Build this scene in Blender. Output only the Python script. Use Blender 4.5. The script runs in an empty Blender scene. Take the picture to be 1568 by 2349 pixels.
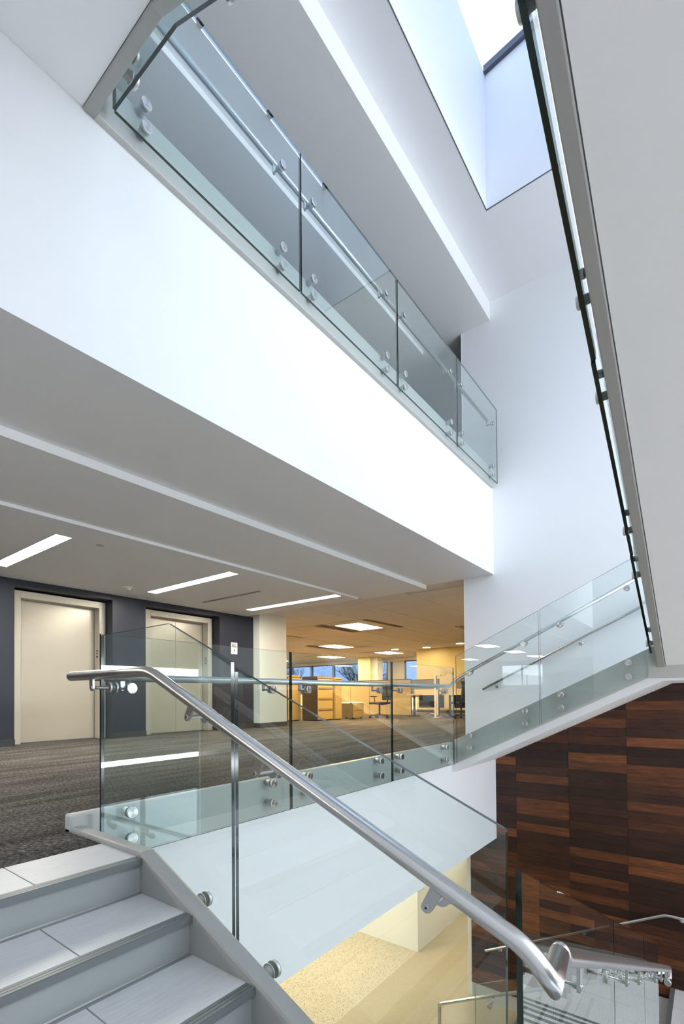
import bpy, math, random
from mathutils import Vector, Matrix
random.seed(7)
S = bpy.context.scene
COL = S.collection

# ------------------------------------------------------------------ camera
FPX, PX, PY, W, HH = 1115.4, 784.0, 1580.0, 1568.0, 2349.0
yaw, pit, rol = math.radians(37.25), math.radians(.84), math.radians(.47)
fw = Vector((math.cos(yaw)*math.cos(pit), math.sin(yaw)*math.cos(pit), math.sin(pit)))
ri = Vector((math.sin(yaw), -math.cos(yaw), 0)); dn = fw.cross(ri)
c_, s_ = math.cos(rol), math.sin(rol)
ri, dn = c_*ri + s_*dn, -s_*ri + c_*dn
cam_d = bpy.data.cameras.new('camera'); cam = bpy.data.objects.new('camera', cam_d); COL.objects.link(cam)
up = -dn; bk = -fw
cam.matrix_world = Matrix(((ri.x, up.x, bk.x, 0), (ri.y, up.y, bk.y, 0), (ri.z, up.z, bk.z, .70), (0, 0, 0, 1)))
cam_d.sensor_fit = 'HORIZONTAL'; cam_d.sensor_width = 36.0
cam_d.lens = FPX/W*36.0
cam_d.shift_x = (W/2-PX)/W; cam_d.shift_y = (PY-HH/2)/W
cam_d.clip_start = .05; cam_d.clip_end = 300
S.camera = cam

# ------------------------------------------------------------------ world, exposure
wd = bpy.data.worlds.new('sky'); S.world = wd; wd.use_nodes = True
nt = wd.node_tree; bgn = nt.nodes['Background']
bgn.inputs[0].default_value = (.815, .895, 1.0, 1); bgn.inputs[1].default_value = 3.75
S.view_settings.view_transform = 'Standard'; S.view_settings.look = 'None'
S.view_settings.gamma = 1.0; S.view_settings.use_curve_mapping = False
S.view_settings.exposure = 0.70
S.cycles.use_denoising = True
S.cycles.max_bounces = 8; S.cycles.diffuse_bounces = 4; S.cycles.glossy_bounces = 3; S.render.use_persistent_data = False
S.cycles.use_adaptive_sampling = True; S.cycles.adaptive_threshold = .06; S.cycles.adaptive_min_samples = 24
S.cycles.transparent_max_bounces = 18; S.cycles.transmission_bounces = 4
S.cycles.sample_clamp_indirect = 6.0; S.cycles.caustics_reflective = False; S.cycles.caustics_refractive = False

def portal(name, loc, rot, sx, sy):
    l = bpy.data.lights.new(name, 'AREA'); l.shape = 'RECTANGLE'; l.size = sx; l.size_y = sy
    l.cycles.is_portal = True
    o = bpy.data.objects.new(name, l); COL.objects.link(o); o.location = loc; o.rotation_euler = rot
    return o
portal('daylight_skylight', (2.97, 1.25, 8.62), (0, 0, 0), 6.1, 1.9)
portal('daylight_upper_front_glazing', (3.0, -5.05, 4.7), (math.radians(90), 0, 0), 9.2, 4.4)
portal('daylight_entrance_glazing', (3.0, -5.05, -2.8), (math.radians(90), 0, 0), 9.2, 2.6)
portal('daylight_office_window', (21.35, 16.5, 1.6), (0, math.radians(90), 0), 1.8, 10.0)

# ------------------------------------------------------------------ materials
MATS = {}
def mat(name, col=(.8, .8, .8), rough=.5, metal=0.0, spec=.5, emit=None, est=0.0, coat=0.0):
    m = bpy.data.materials.new(name); m.use_nodes = True
    b = m.node_tree.nodes['Principled BSDF']
    b.inputs['Base Color'].default_value = (*col, 1); b.inputs['Roughness'].default_value = rough
    b.inputs['Metallic'].default_value = metal; b.inputs['Specular IOR Level'].default_value = spec
    if coat: b.inputs['Coat Weight'].default_value = coat; b.inputs['Coat Roughness'].default_value = .1
    if emit: b.inputs['Emission Color'].default_value = (*emit, 1); b.inputs['Emission Strength'].default_value = est
    MATS[name] = m
    return m
def nodes(m): return m.node_tree, m.node_tree.nodes, m.node_tree.links, m.node_tree.nodes['Principled BSDF']
def texco(t, kind='Object', scale=(1, 1, 1), rot=(0, 0, 0)):
    N, L = t.nodes, t.links
    tc = N.new('ShaderNodeTexCoord'); mp = N.new('ShaderNodeMapping')
    mp.inputs['Scale'].default_value = scale; mp.inputs['Rotation'].default_value = rot
    L.new(tc.outputs[kind], mp.inputs['Vector']); return mp.outputs[0]
def noise(t, vec, scale, detail=4, rough=.6):
    n = t.nodes.new('ShaderNodeTexNoise'); n.inputs['Scale'].default_value = scale
    n.inputs['Detail'].default_value = detail; n.inputs['Roughness'].default_value = rough
    t.links.new(vec, n.inputs['Vector']); return n.outputs['Fac']
def ramp(t, fac, stops):
    r = t.nodes.new('ShaderNodeValToRGB'); e = r.color_ramp.elements
    while len(e) < len(stops): e.new(.5)
    for k, (p, c) in enumerate(stops): e[k].position = p; e[k].color = (*c, 1)
    t.links.new(fac, r.inputs[0]); return r.outputs[0]
def mixc(t, fac, a, b, mode='MIX'):
    n = t.nodes.new('ShaderNodeMix'); n.data_type = 'RGBA'; n.blend_type = mode
    for sock, v in ((n.inputs[0], fac), (n.inputs[6], a), (n.inputs[7], b)):
        if isinstance(v, (int, float)): sock.default_value = v
        elif isinstance(v, tuple): sock.default_value = (*v, 1)
        else: t.links.new(v, sock)
    return n.outputs[2]
def bump(t, b, h, strength, dist=.01):
    n = t.nodes.new('ShaderNodeBump'); n.inputs['Strength'].default_value = strength; n.inputs['Distance'].default_value = dist
    t.links.new(h, n.inputs['Height']); t.links.new(n.outputs[0], b.inputs['Normal'])

def wallpaint(name, col, rough=.55):
    m = mat(name, col, rough, spec=.3); t, N, L, b = nodes(m)
    v = texco(t); f = noise(t, v, 60, 3); bump(t, b, f, .06, .004)
    g = noise(t, v, 1.2, 3)
    L.new(mixc(t, g, tuple(x*.985 for x in col), col), b.inputs['Base Color'])
    return m
white = wallpaint('white_wall_paint', (.86, .865, .88))
ceilp = wallpaint('white_ceiling_paint', (.87, .87, .865), .7)
navy = wallpaint('dark_slate_wall_paint', (.026, .029, .040), .4)
cream = wallpaint('cream_wall_paint', (.90, .875, .78))
yellow = wallpaint('ochre_yellow_wall_paint', (.72, .55, .22))
ltcol = wallpaint('pale_column_paint', (.72, .72, .64))
ycol = wallpaint('lime_column_paint', (.68, .68, .30))
greyp = mat('grey_stringer_paint', (.345, .345, .33), .38); t, N, L, b = nodes(greyp)
bump(t, b, noise(t, texco(t), 25, 2), .05, .004)
curbp = mat('pale_grey_curb_paint', (.50, .50, .475), .4)
riserp = mat('riser_grey_green_paint', (.44, .46, .45), .35); t, N, L, b = nodes(riserp)
f = noise(t, texco(t), 3, 3); L.new(mixc(t, f, (.30, .32, .312), (.345, .36, .35)), b.inputs['Base Color'])
base = mat('charcoal_rubber_base', (.03, .03, .032), .45)
black = mat('black_plastic', (.012, .012, .013), .45)
nosem = mat('ribbed_grey_nosing', (.17, .18, .185), .4, .3)
# stair tile: fine streaks running along the tread
tile = mat('linear_striated_porcelain_tile', (.6, .6, .6), .34); t, N, L, b = nodes(tile)
v = texco(t, 'Object', (1.0, 22, 22)); f = noise(t, v, 9, 5, .7)
L.new(ramp(t, f, [(.3, (.50, .50, .51)), (.5, (.60, .60, .60)), (.75, (.66, .655, .64))]), b.inputs['Base Color'])
bump(t, b, f, .12, .003)
grout = mat('grey_grout', (.30, .31, .31), .8)
# carpet
carpet = mat('charcoal_streaked_carpet', (.1, .1, .1), .95, spec=.1); t, N, L, b = nodes(carpet)
v0 = texco(t, 'Object', (1, 1, 1)); v1 = texco(t, 'Object', (2.6, 4.6, 1)); v2 = texco(t, 'Object', (.5, 3.0, 1))
f1 = noise(t, v1, 17, 5, .82); f2 = noise(t, v2, 1.5, 5, .65); f0 = noise(t, v0, 150, 3, .7)
c1 = ramp(t, f1, [(.38, (.016, .015, .015)), (.47, (.060, .056, .052)), (.56, (.15, .140, .126)), (.67, (.44, .41, .365))])
c2 = ramp(t, f2, [(.40, (.62, .61, .60)), (.52, (1.0, .99, .97)), (.62, (1.3, 1.27, 1.22))])
c3 = mixc(t, 1.0, c1, c2, 'MULTIPLY')
L.new(c3, b.inputs['Base Color']); bump(t, b, f0, .8, .006)
# terrazzo
def terrazzo(name, basec, chip, dens, size, amt):
    m = mat(name, basec, .16, spec=.5); t, N, L, b = nodes(m)
    v = texco(t)
    vo = N.new('ShaderNodeTexVoronoi'); vo.inputs['Scale'].default_value = size; L.new(v, vo.inputs['Vector'])
    sep = N.new('ShaderNodeSeparateColor'); L.new(vo.outputs['Color'], sep.inputs[0])
    k = ramp(t, sep.outputs[0], [(dens, (0, 0, 0)), (dens+.04, (1, 1, 1))])
    k2 = ramp(t, vo.outputs['Distance'], [(.32, (1, 1, 1)), (.45, (0, 0, 0))])
    kk = mixc(t, 1.0, k, k2, 'MULTIPLY')
    n2 = noise(t, v, 6, 4)
    bc = mixc(t, n2, tuple(x*.93 for x in basec), tuple(min(1, x*1.05) for x in basec))
    fac = N.new('ShaderNodeMath'); fac.operation = 'MULTIPLY'; fac.inputs[1].default_value = amt
    L.new(kk, fac.inputs[0])
    L.new(mixc(t, fac.outputs[0], bc, chip), b.inputs['Base Color'])
    return m
terr_fine = terrazzo('fine_tan_terrazzo', (.46, .375, .235), (.28, .21, .11), .55, 95, .45)
terr_coarse = terrazzo('coarse_speckled_terrazzo', (.56, .475, .325), (.07, .06, .05), .62, 62, .85)
# wood plank: colour differs from plank to plank
wood = mat('walnut_veneer', (.1, .05, .03), .38, spec=.4); t, N, L, b = nodes(wood)
oi = N.new('ShaderNodeObjectInfo')
tc = N.new('ShaderNodeTexCoord')
off = N.new('ShaderNodeVectorMath'); off.operation = 'SCALE'; off.inputs[0].default_value = (3.1, 17.3, 9.7)
L.new(oi.outputs['Random'], off.inputs['Scale'])
add = N.new('ShaderNodeVectorMath'); add.operation = 'ADD'; L.new(tc.outputs['Object'], add.inputs[0]); L.new(off.outputs[0], add.inputs[1])
mp = N.new('ShaderNodeMapping'); mp.inputs['Scale'].default_value = (1, 1.1, 15); L.new(add.outputs[0], mp.inputs['Vector'])
g1 = noise(t, mp.outputs[0], 2.4, 6, .65); mp2 = N.new('ShaderNodeMapping'); mp2.inputs['Scale'].default_value = (1, 2.0, 60)
L.new(add.outputs[0], mp2.inputs['Vector']); g2 = noise(t, mp2.outputs[0], 3, 4, .7)
basec = ramp(t, oi.outputs['Random'], [(0, (.020, .0075, .0045)), (.42, (.036, .013, .0070)), (.68, (.068, .0225, .0095)), (.88, (.125, .041, .0145)), (1, (.19, .064, .020))])
gr = ramp(t, g1, [(.3, (.45, .42, .42)), (.5, (1, 1, 1)), (.72, (1.9, 1.7, 1.5))])
gr2 = ramp(t, g2, [(.35, (.75, .75, .75)), (.6, (1.15, 1.15, 1.15))])
L.new(mixc(t, 1, mixc(t, 1, basec, gr, 'MULTIPLY'), gr2, 'MULTIPLY'), b.inputs['Base Color'])
# metals
def steel_mat(name, col, rough, aniso=.0, radial=False):
    m = mat(name, col, rough, 1.0); t, N, L, b = nodes(m)
    b.inputs['Anisotropic'].default_value = aniso
    if radial:
        tg = N.new('ShaderNodeTangent'); tg.direction_type = 'RADIAL'; tg.axis = 'Z'; L.new(tg.outputs[0], b.inputs['Tangent'])
    return m
steel = steel_mat('brushed_stainless_steel', (.60, .60, .60), .27)
satin = steel_mat('satin_stainless_barrel', (.66, .66, .65), .5)
capm = steel_mat('spun_stainless_steel', (.52, .52, .51), .22, .9, True)
alu = mat('dark_anodised_aluminium', (.10, .11, .13), .4, .6)
elev_m = mat('champagne_metal_door', (.46, .41, .33), .30, .25); t, N, L, b = nodes(elev_m)
f = noise(t, texco(t, 'Object', (.6, .6, 2.2)), 1.5, 2); L.new(mixc(t, f, (.44, .39, .305), (.49, .44, .35)), b.inputs['Base Color'])
elev_f = mat('champagne_metal_frame', (.50, .455, .37), .38, .2)
tan_cab = mat('tan_laminate', (.36, .255, .085), .5); olive_cab = mat('brown_grey_laminate', (.115, .092, .045), .55)
panel_f = wallpaint('beige_fabric_panel', (.50, .39, .185), .9); grey_f = wallpaint('grey_fabric_panel', (.24, .23, .19), .9)
dk_f = wallpaint('dark_grey_fabric_panel', (.07, .07, .065), .9)
desk_w = mat('cream_laminate', (.66, .57, .37), .4); whitem = mat('white_powder_coat', (.75, .72, .62), .4)
mesh_b = mat('black_chair_mesh', (.010, .011, .013), .7); signw = mat('white_sign_plate', (.85, .83, .76), .3)
cush = mat('black_and_white_cushion_fabric', (.3, .3, .3), .9); t, N, L, b = nodes(cush)
vo = N.new('ShaderNodeTexVoronoi'); vo.inputs['Scale'].default_value = 9; L.new(texco(t), vo.inputs['Vector'])
L.new(ramp(t, vo.outputs['Distance'], [(.3, (.02, .02, .02)), (.42, (.7, .7, .66))]), b.inputs['Base Color'])
tilem = wallpaint('acoustic_ceiling_tile', (.74, .72, .68), .9)
bark = mat('grey_tree_bark', (.12, .10, .085), .9)
led = mat('neutral_white_light_diffuser', (.9, .9, .9), .5, emit=(1, .95, .86), est=48.0)
coolled = mat('cool_white_light_diffuser', (.9, .9, .9), .5, emit=(.92, .96, 1), est=34.0)
warm = mat('warm_white_light_diffuser', (.9, .9, .9), .5, emit=(1, .66, .34), est=78.0)
warm2 = mat('soft_warm_light_diffuser', (.9, .9, .9), .5, emit=(1, .90, .72), est=46.0)

def glass_mat(name, tint, k=1.0):
    m = bpy.data.materials.new(name); m.use_nodes = True; t = m.node_tree; N, L = t.nodes, t.links
    N.remove(N['Principled BSDF']); out = N['Material Output']
    tr = N.new('ShaderNodeBsdfTransparent'); gl = N.new('ShaderNodeBsdfGlossy'); gl.inputs['Roughness'].default_value = .0
    gl.inputs['Color'].default_value = (.95, 1, .98, 1)
    fr = N.new('ShaderNodeFresnel'); fr.inputs['IOR'].default_value = 1.52
    ge = N.new('ShaderNodeNewGeometry')
    inv = N.new('ShaderNodeMath'); inv.operation = 'SUBTRACT'; inv.inputs[0].default_value = 1; L.new(ge.outputs['Backfacing'], inv.inputs[1])
    mu = N.new('ShaderNodeMath'); mu.operation = 'MULTIPLY'; L.new(fr.outputs[0], mu.inputs[0]); L.new(inv.outputs[0], mu.inputs[1])
    m2 = N.new('ShaderNodeMath'); m2.operation = 'MULTIPLY'; m2.inputs[1].default_value = 1.9*k; m2.use_clamp = True; L.new(mu.outputs[0], m2.inputs[0])
    L.new(mixc(t, ge.outputs['Backfacing'], tint, (1., 1., 1.)), tr.inputs['Color'])
    mx = N.new('ShaderNodeMixShader'); L.new(m2.outputs[0], mx.inputs[0]); L.new(tr.outputs[0], mx.inputs[1]); L.new(gl.outputs[0], mx.inputs[2])
    L.new(mx.outputs[0], out.inputs['Surface']); MATS[name] = m
    return m
glass = glass_mat('green_tinted_tempered_glass', (.872, .945, .938))
wglass = glass_mat('clear_window_glass', (.93, .96, .97), .6)
skyglass = glass_mat('tinted_skylight_glass', (.25, .30, .39), .6)
oglass = glass_mat('blue_tinted_office_glass', (.085, .125, .20), .6)
gedge = mat('dark_green_glass_edge', (.004, .016, .013), .12, spec=.6)

# ------------------------------------------------------------------ mesh helpers
class MB:
    def __init__(s): s.v = []; s.f = []; s.mi = []; s.sm = []
    def add(s, vs, fs, mi=0, sm=False):
        n = len(s.v); s.v += [tuple(v) for v in vs]
        for f in fs: s.f.append(tuple(n+i for i in f)); s.mi.append(mi); s.sm.append(sm)
        return s
    def box(s, x0, x1, y0, y1, z0, z1, mi=0):
        return s.add([(x0,y0,z0),(x1,y0,z0),(x1,y1,z0),(x0,y1,z0),(x0,y0,z1),(x1,y0,z1),(x1,y1,z1),(x0,y1,z1)],
                     [(0,3,2,1),(4,5,6,7),(0,1,5,4),(1,2,6,5),(2,3,7,6),(3,0,4,7)], mi)
    def prism(s, poly, ax, a0, a1, mi=0, mside=None):
        # poly: 2D points in the two axes other than ax (in cyclic xyz order), extruded from a0 to a1
        n = len(poly)
        ar = sum(poly[i][0]*poly[(i+1)%n][1]-poly[(i+1)%n][0]*poly[i][1] for i in range(n))
        if ar < 0: poly = poly[::-1]
        def P(p, a):
            if ax == 0: return (a, p[0], p[1])
            if ax == 1: return (p[1], a, p[0])     # (z, x) order
            return (p[0], p[1], a)
        vs = [P(p, a0) for p in poly]+[P(p, a1) for p in poly]
        ms = mi if mside is None else mside
        s.add(vs, [tuple(range(n-1, -1, -1)), tuple(range(n, 2*n))], mi)
        k = len(s.v)-2*n
        for i in range(n):
            j = (i+1) % n
            s.f.append((k+i, k+j, k+n+j, k+n+i)); s.mi.append(ms); s.sm.append(False)
        return s
    def tube(s, pts, r, n=14, mi=0, cap=True, r2=None):
        pts = [Vector(p) for p in pts]; m = len(pts)
        tg = []
        for i in range(m):
            if i == 0: d = pts[1]-pts[0]
            elif i == m-1: d = pts[-1]-pts[-2]
            else: d = (pts[i+1]-pts[i]).normalized()+(pts[i]-pts[i-1]).normalized()
            tg.append(d.normalized())
        a = Vector((0, 0, 1)) if abs(tg[0].z) < .9 else Vector((1, 0, 0))
        nrm = (a-tg[0]*a.dot(tg[0])).normalized()
        vs = []
        for i in range(m):
            nrm = (nrm-tg[i]*nrm.dot(tg[i])).normalized(); bn = tg[i].cross(nrm)
            k = 1.0
            if 0 < i < m-1:
                ca = (pts[i+1]-pts[i]).normalized().dot((pts[i]-pts[i-1]).normalized())
                h = math.sqrt(max(.25, (1+ca)/2)); k = 1/h
                md = ((pts[i+1]-pts[i]).normalized()-(pts[i]-pts[i-1]).normalized())
                md = md.normalized() if md.length > 1e-5 else None
            else: md = None
            rr = r if r2 is None else r+(r2-r)*i/(m-1)
            for j in range(n):
                th = 2*math.pi*j/n; o = nrm*math.cos(th)*rr+bn*math.sin(th)*rr
                if md is not None and k > 1.001: o = o+md*(o.dot(md))*(k-1)
                vs.append(pts[i]+o)
        fs = [(i*n+j, i*n+(j+1) % n, (i+1)*n+(j+1) % n, (i+1)*n+j) for i in range(m-1) for j in range(n)]
        k0 = len(s.v); s.add(vs, fs, mi, True)
        if cap:
            s.f.append(tuple(k0+j for j in range(n-1, -1, -1))); s.mi.append(mi); s.sm.append(False)
            s.f.append(tuple(k0+(m-1)*n+j for j in range(n))); s.mi.append(mi); s.sm.append(False)
        return s
    def cyl(s, a, b, r, n=18, mi=0, r2=None): return s.tube([a, b], r, n, mi, True, r2)
    def lathe(s, prof, n=24, mi=0, org=(0, 0, 0), mis=None):
        # profile of (radius, z) from bottom to top
        k0 = len(s.v); m = len(prof)
        vs = [(org[0]+r*math.cos(2*math.pi*j/n), org[1]+r*math.sin(2*math.pi*j/n), org[2]+z) for r, z in prof for j in range(n)]
        s.v += vs
        for i in range(m-1):
            for j in range(n):
                s.f.append((k0+i*n+j, k0+i*n+(j+1) % n, k0+(i+1)*n+(j+1) % n, k0+(i+1)*n+j)); s.mi.append(mis[i] if mis else mi); s.sm.append(abs(prof[i+1][1]-prof[i][1]) > 1e-6)
        s.f.append(tuple(k0+j for j in range(n-1, -1, -1))); s.mi.append(mi); s.sm.append(False)
        s.f.append(tuple(k0+(m-1)*n+j for j in range(n))); s.mi.append(mis[-1] if mis else mi); s.sm.append(False)
        return s

def roundpath(pts, rad=.06, n=6):
    pts = [Vector(p) for p in pts]; out = [pts[0]]
    for i in range(1, len(pts)-1):
        a, b, c = pts[i-1], pts[i], pts[i+1]
        r = rad[i-1] if isinstance(rad, (list, tuple)) else rad
        if r <= 0: out.append(b); continue
        d1 = min(r, (a-b).length*.48); d2 = min(r, (c-b).length*.48)
        p, q = b+(a-b).normalized()*d1, b+(c-b).normalized()*d2
        for k in range(n+1):
            u = k/n; out.append(p*(1-u)**2+b*2*u*(1-u)+q*u*u)
    out.append(pts[-1]); return out

def off_of(par):
    o = Vector((0, 0, 0))
    while par is not None: o += par.location; par = par.parent
    return o
def mesh_of(name, mb, mats, off=Vector((0, 0, 0))):
    me = bpy.data.meshes.new(name)
    me.from_pydata([(v[0]-off.x, v[1]-off.y, v[2]-off.z) for v in mb.v], [], mb.f)
    for m in (mats if isinstance(mats, (list, tuple)) else [mats]): me.materials.append(m)
    me.polygons.foreach_set('material_index', mb.mi); me.polygons.foreach_set('use_smooth', mb.sm); me.update()
    return me
def link(name, data, parent=None, loc=(0, 0, 0), rot=None):
    o = bpy.data.objects.new(name, data); COL.objects.link(o); o.parent = parent; o.location = loc
    if rot is not None: o.rotation_mode = 'QUATERNION'; o.rotation_quaternion = rot
    return o
def bev(o, w, n=2):
    m = o.modifiers.new('bevel', 'BEVEL'); m.width = w; m.segments = n; m.limit_method = 'ANGLE'; m.angle_limit = math.radians(40)
    m.harden_normals = False
    return o
def part(name, mb, mats, parent, bevel=0, label=None):
    o = link(name, mesh_of(name, mb, mats, off_of(parent)), parent)
    if bevel: bev(o, bevel)
    if label: o['label'] = label
    return o
def tag(o, label, cat, group=None, kind=None):
    o['label'] = label; o['category'] = cat
    if group: o['group'] = group
    if kind: o['kind'] = kind
    return o
def thing(name, loc, label, cat, group=None, kind=None):
    o = link(name, None, None, loc); o.empty_display_size = .1
    return tag(o, label, cat, group, kind)
def solo(name, mb, mats, label, cat, group=None, kind=None, bevel=0, org=None):
    org = Vector(org) if org is not None else Vector((0, 0, 0))
    o = link(name, mesh_of(name, mb, mats, org), None, org)
    if bevel: bev(o, bevel)
    return tag(o, label, cat, group, kind)
def struct(name, mb, mats, label, cat, bevel=0): return solo(name, mb, mats, label, cat, None, 'structure', bevel)
B = lambda *a: MB().box(*a)

H = 4.115            # storey height
XE = 7.51            # face of the end wall
YF = 2.70            # face of the slab fascias
RISE = H/27

# ================================================================== LARGE STRUCTURE
# carpeted second floor
m = MB()
m.box(-14.6, 1.165, 2.345, 8.6, -.20, 0); m.box(1.165, XE, 2.742, 8.6, -.20, 0); m.box(XE, 21.2, 3.19, 23.5, -.20, 0); m.box(5.96, XE, 2.70, 2.742, -.20, 0)
m.box(-14.6, 7.51, 8.6, 23.5, -.20, 0)
struct('floor', m, carpet, 'charcoal streaked carpet of the second floor lobby and office', 'floor')
m = MB(); m.box(-14.6, XE, 2.90, 23.5, H-.2, H); m.box(XE, 21.2, 3.19, 23.5, H-.2, H)
struct('floor', m, carpet, 'carpeted slab of the third floor behind the upper balcony', 'floor')
# ground floor terrazzo in three fields
fl = thing('floor', (0, 0, -H), 'polished tan terrazzo floor of the ground level far below', 'floor', kind='structure')
part('terrazzo_field', B(-14.6, 21.2, -5.0, 4.49, -H-.2, -H), terr_fine, fl, label='fine grained tan terrazzo')
part('terrazzo_field', B(-14.6, 21.2, 4.50, 23.5, -H-.2, -H), terr_coarse, fl, label='coarse dark speckled terrazzo')
part('divider_strip', B(-14.6, 21.2, 4.49, 4.50, -H-.19, -H+.0005), mat('zinc_strip', (.55, .47, .30), .4, .3), fl)
struct('wall_back', B(8.15, 14.0, 4.46, 9.0, -H, -1.53), cream, 'cream lobby wall block on the ground floor under the balcony', 'wall')

# slab fascias
f_up = struct('wall_fascia', B(-14.6, XE, YF, YF+.2, 2.585, H-.02), white, 'tall white fascia below the upper balcony', 'wall')
struct('wall_fascia', B(1.17, XE, YF, YF+.2, -1.53, -.02), white, 'white fascia below the second floor balcony, seen through the stair glass', 'wall')
# end wall
ew = struct('wall_right', B(XE, XE+.16, -5.0, 3.19, -H, 7.4), white, 'white end wall running the full height of the atrium', 'wall')
part('corner_bead', MB().box(XE-.004, XE+.164, 3.188, 3.196, -H, 7.0), mat('bead_white', (.9, .9, .88), .4), ew)
# outer walls
struct('wall_front', MB().box(-14.6, -1.6, -5.2, -5.0, -H, 7.4).box(7.6, 8.0, -5.2, -5.0, -H, 7.4).box(-1.6, 7.6, -5.2, -5.0, 6.92, 7.4), white, 'white wall around the tall glazed front behind the stairs', 'wall')
struct('wall_left', B(-1.8, -1.6, -5.0, 2.3, -H, 7.0), white, 'unseen white wall added left of the stairs to enclose the light', 'wall')  # out of view, added to enclose and bounce light in the stair hall
struct('wall_side', MB().box(-14.8, -14.6, 2.2, 6.9, -H, 7.0).box(-14.8, -14.6, 9.1, 23.5, -H, 7.0).box(-14.8, -14.6, 6.9, 9.1, -H, 1.15).box(-14.8, -14.6, 6.9, 9.1, 2.3, 7.0), navy, 'dark slate wall at the near end of the elevator lobby', 'wall')
struct('wall_north', MB().box(-14.6, 21.4, 23.5, 23.7, -H, 7.0), wallpaint('grey_office_wall_paint', (.42, .42, .40)), 'grey wall at the far end of the office', 'wall')
struct('wall_south', MB().box(XE+.16, 21.4, 2.9, 3.1, -H, 7.0), white, 'office side wall hidden beyond the end wall', 'wall')
# void ceiling with skylight well
SX0, SX1, SY0, SY1 = -.1, 6.05, .30, 2.21
m = MB(); zc = 6.915
m.box(-1.8, SX0, -5.2, 2.71, zc, zc+.25).box(SX1, XE+.2, -5.2, 2.71, zc, zc+.25).box(SX0, SX1, SY1, 2.71, zc, zc+.25).box(SX0, SX1, -5.2, SY0, zc, zc+.25)
struct('ceiling', m, white, 'white ceiling around the skylight opening over the stair void', 'ceiling')
sk = thing('skylight', (3.0, 1.0, 6.915), 'deep rectangular skylight well with white sides above the stairs', 'skylight', kind='structure')
zt0, zt1 = 8.70, 8.92      # the glazing rises away from the balcony
part('well_side', MB().prism([(SY1, zc+.25), (SY1, zt0), (SY1+.12, zt0), (SY1+.12, zc+.25)], 0, SX0-.12, SX1+.12), white, sk)
part('well_side', MB().prism([(SY0, zc+.25), (SY0, zt1), (SY0-.12, zt1), (SY0-.12, zc+.25)], 0, SX0-.12, SX1+.12), white, sk)
for a, b2 in ((SX0-.12, SX0), (SX1, SX1+.12)):
    part('well_side', MB().prism([(SY0, zc+.25), (SY0, zt1), (SY1, zt0), (SY1, zc+.25)], 0, a, b2), white, sk)
sl = lambda y: zt0+(zt1-zt0)*(SY1-y)/(SY1-SY0)
def skybar(x0, x1, y0, y1, h0, h1):
    return MB().prism([(y0, sl(y0)+h0), (y1, sl(y1)+h0), (y1, sl(y1)+h1), (y0, sl(y0)+h1)], 0, x0, x1)
for x in (SX0-.03, 1.25, 2.42, 3.59, 4.77, SX1-.05):
    part('glazing_bar', skybar(x, x+.06, SY0, SY1, -.06 if x > 6 else -.02, .06), alu, sk)
part('skylight_glass', skybar(SX0, SX1, SY0, SY1, .02, .03), skyglass, sk)
part('trim_bead', MB().box(SX0, SX1, SY1-.006, SY1, zc-.004, zc+.01).box(SX1-.006, SX1, SY0, SY1, zc-.004, zc+.01), alu, sk)
# third floor ceiling
m = MB(); z3c = 6.63
m.box(-14.6, XE-.001, 2.71, 3.87, z3c, zc).box(XE-.001, 21.2, 3.19, 23.5, z3c, zc)
struct('ceiling', m, ceilp, 'grey white third floor ceiling edge above the upper balcony', 'ceiling')
struct('ceiling', MB().box(-14.6, 7.48, 3.87, 8.6, z3c-.07, z3c+.1).box(7.48, XE, 3.87, 23.5, z3c, z3c+.1).box(-14.6, 7.48, 8.6, 23.5, z3c, z3c+.1), ceilp, 'dropped third floor ceiling panel with a square front lip', 'ceiling')
# second floor ceiling: stepped planes
struct('ceiling', MB().box(-14.6, XE-.001, YF+.2, 3.87, 2.585, 2.80), ceilp, 'front strip of second floor ceiling just behind the fascia', 'ceiling')
struct('ceiling', MB().box(-14.6, 7.50, 3.87, 5.16, 2.515, 2.75), ceilp, 'middle dropped ceiling strip of the elevator lobby', 'ceiling')
struct('ceiling', MB().box(-14.6, 7.30, 5.16, 8.75, 2.480, 2.75), ceilp, 'lowest ceiling plane of the lobby holding the linear lights', 'ceiling')
cg = struct('ceiling', MB().box(7.50, XE+.001, 3.87, 5.16, 2.60, 2.8).box(7.30, 7.50, 5.16, 8.75, 2.60, 2.8).box(XE+.001, 21.2, 3.1, 23.5, 2.60, 2.8).box(-14.6, XE+.001, 8.75, 23.5, 2.6, 2.8), tilem, 'acoustic tile ceiling of the open office', 'ceiling')
TL = mesh_of('ceiling_tile', MB().box(-.3, .3, -.602, .602, 0, .012), tilem)
LIGHTS = [(10.8, 7.6), (10.8, 11.3), (14.6, 11.35), (14.6, 15.0), (18.3, 11.3), (18.35, 14.6), (18.3, 18.3), (10.8, 15.0), (14.6, 18.6)]
x = 7.36+.305
while x < 17.9:
    y = 3.25+.61
    while y < 13.0:
        if (x > 7.8 or y > 4.4) and not any(abs(x-a) < .92 and abs(y-b3) < .92 for a, b3 in LIGHTS):
            link('ceiling_tile', TL, cg, (x, y, 2.586))
        y += 1.22
    x += .61
# ground floor ceiling
struct('ceiling', MB().box(-14.6, 21.2, YF+.2, 23.5, -1.53, -1.30), ceilp, 'ground floor ceiling below the second floor slab', 'ceiling')

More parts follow.
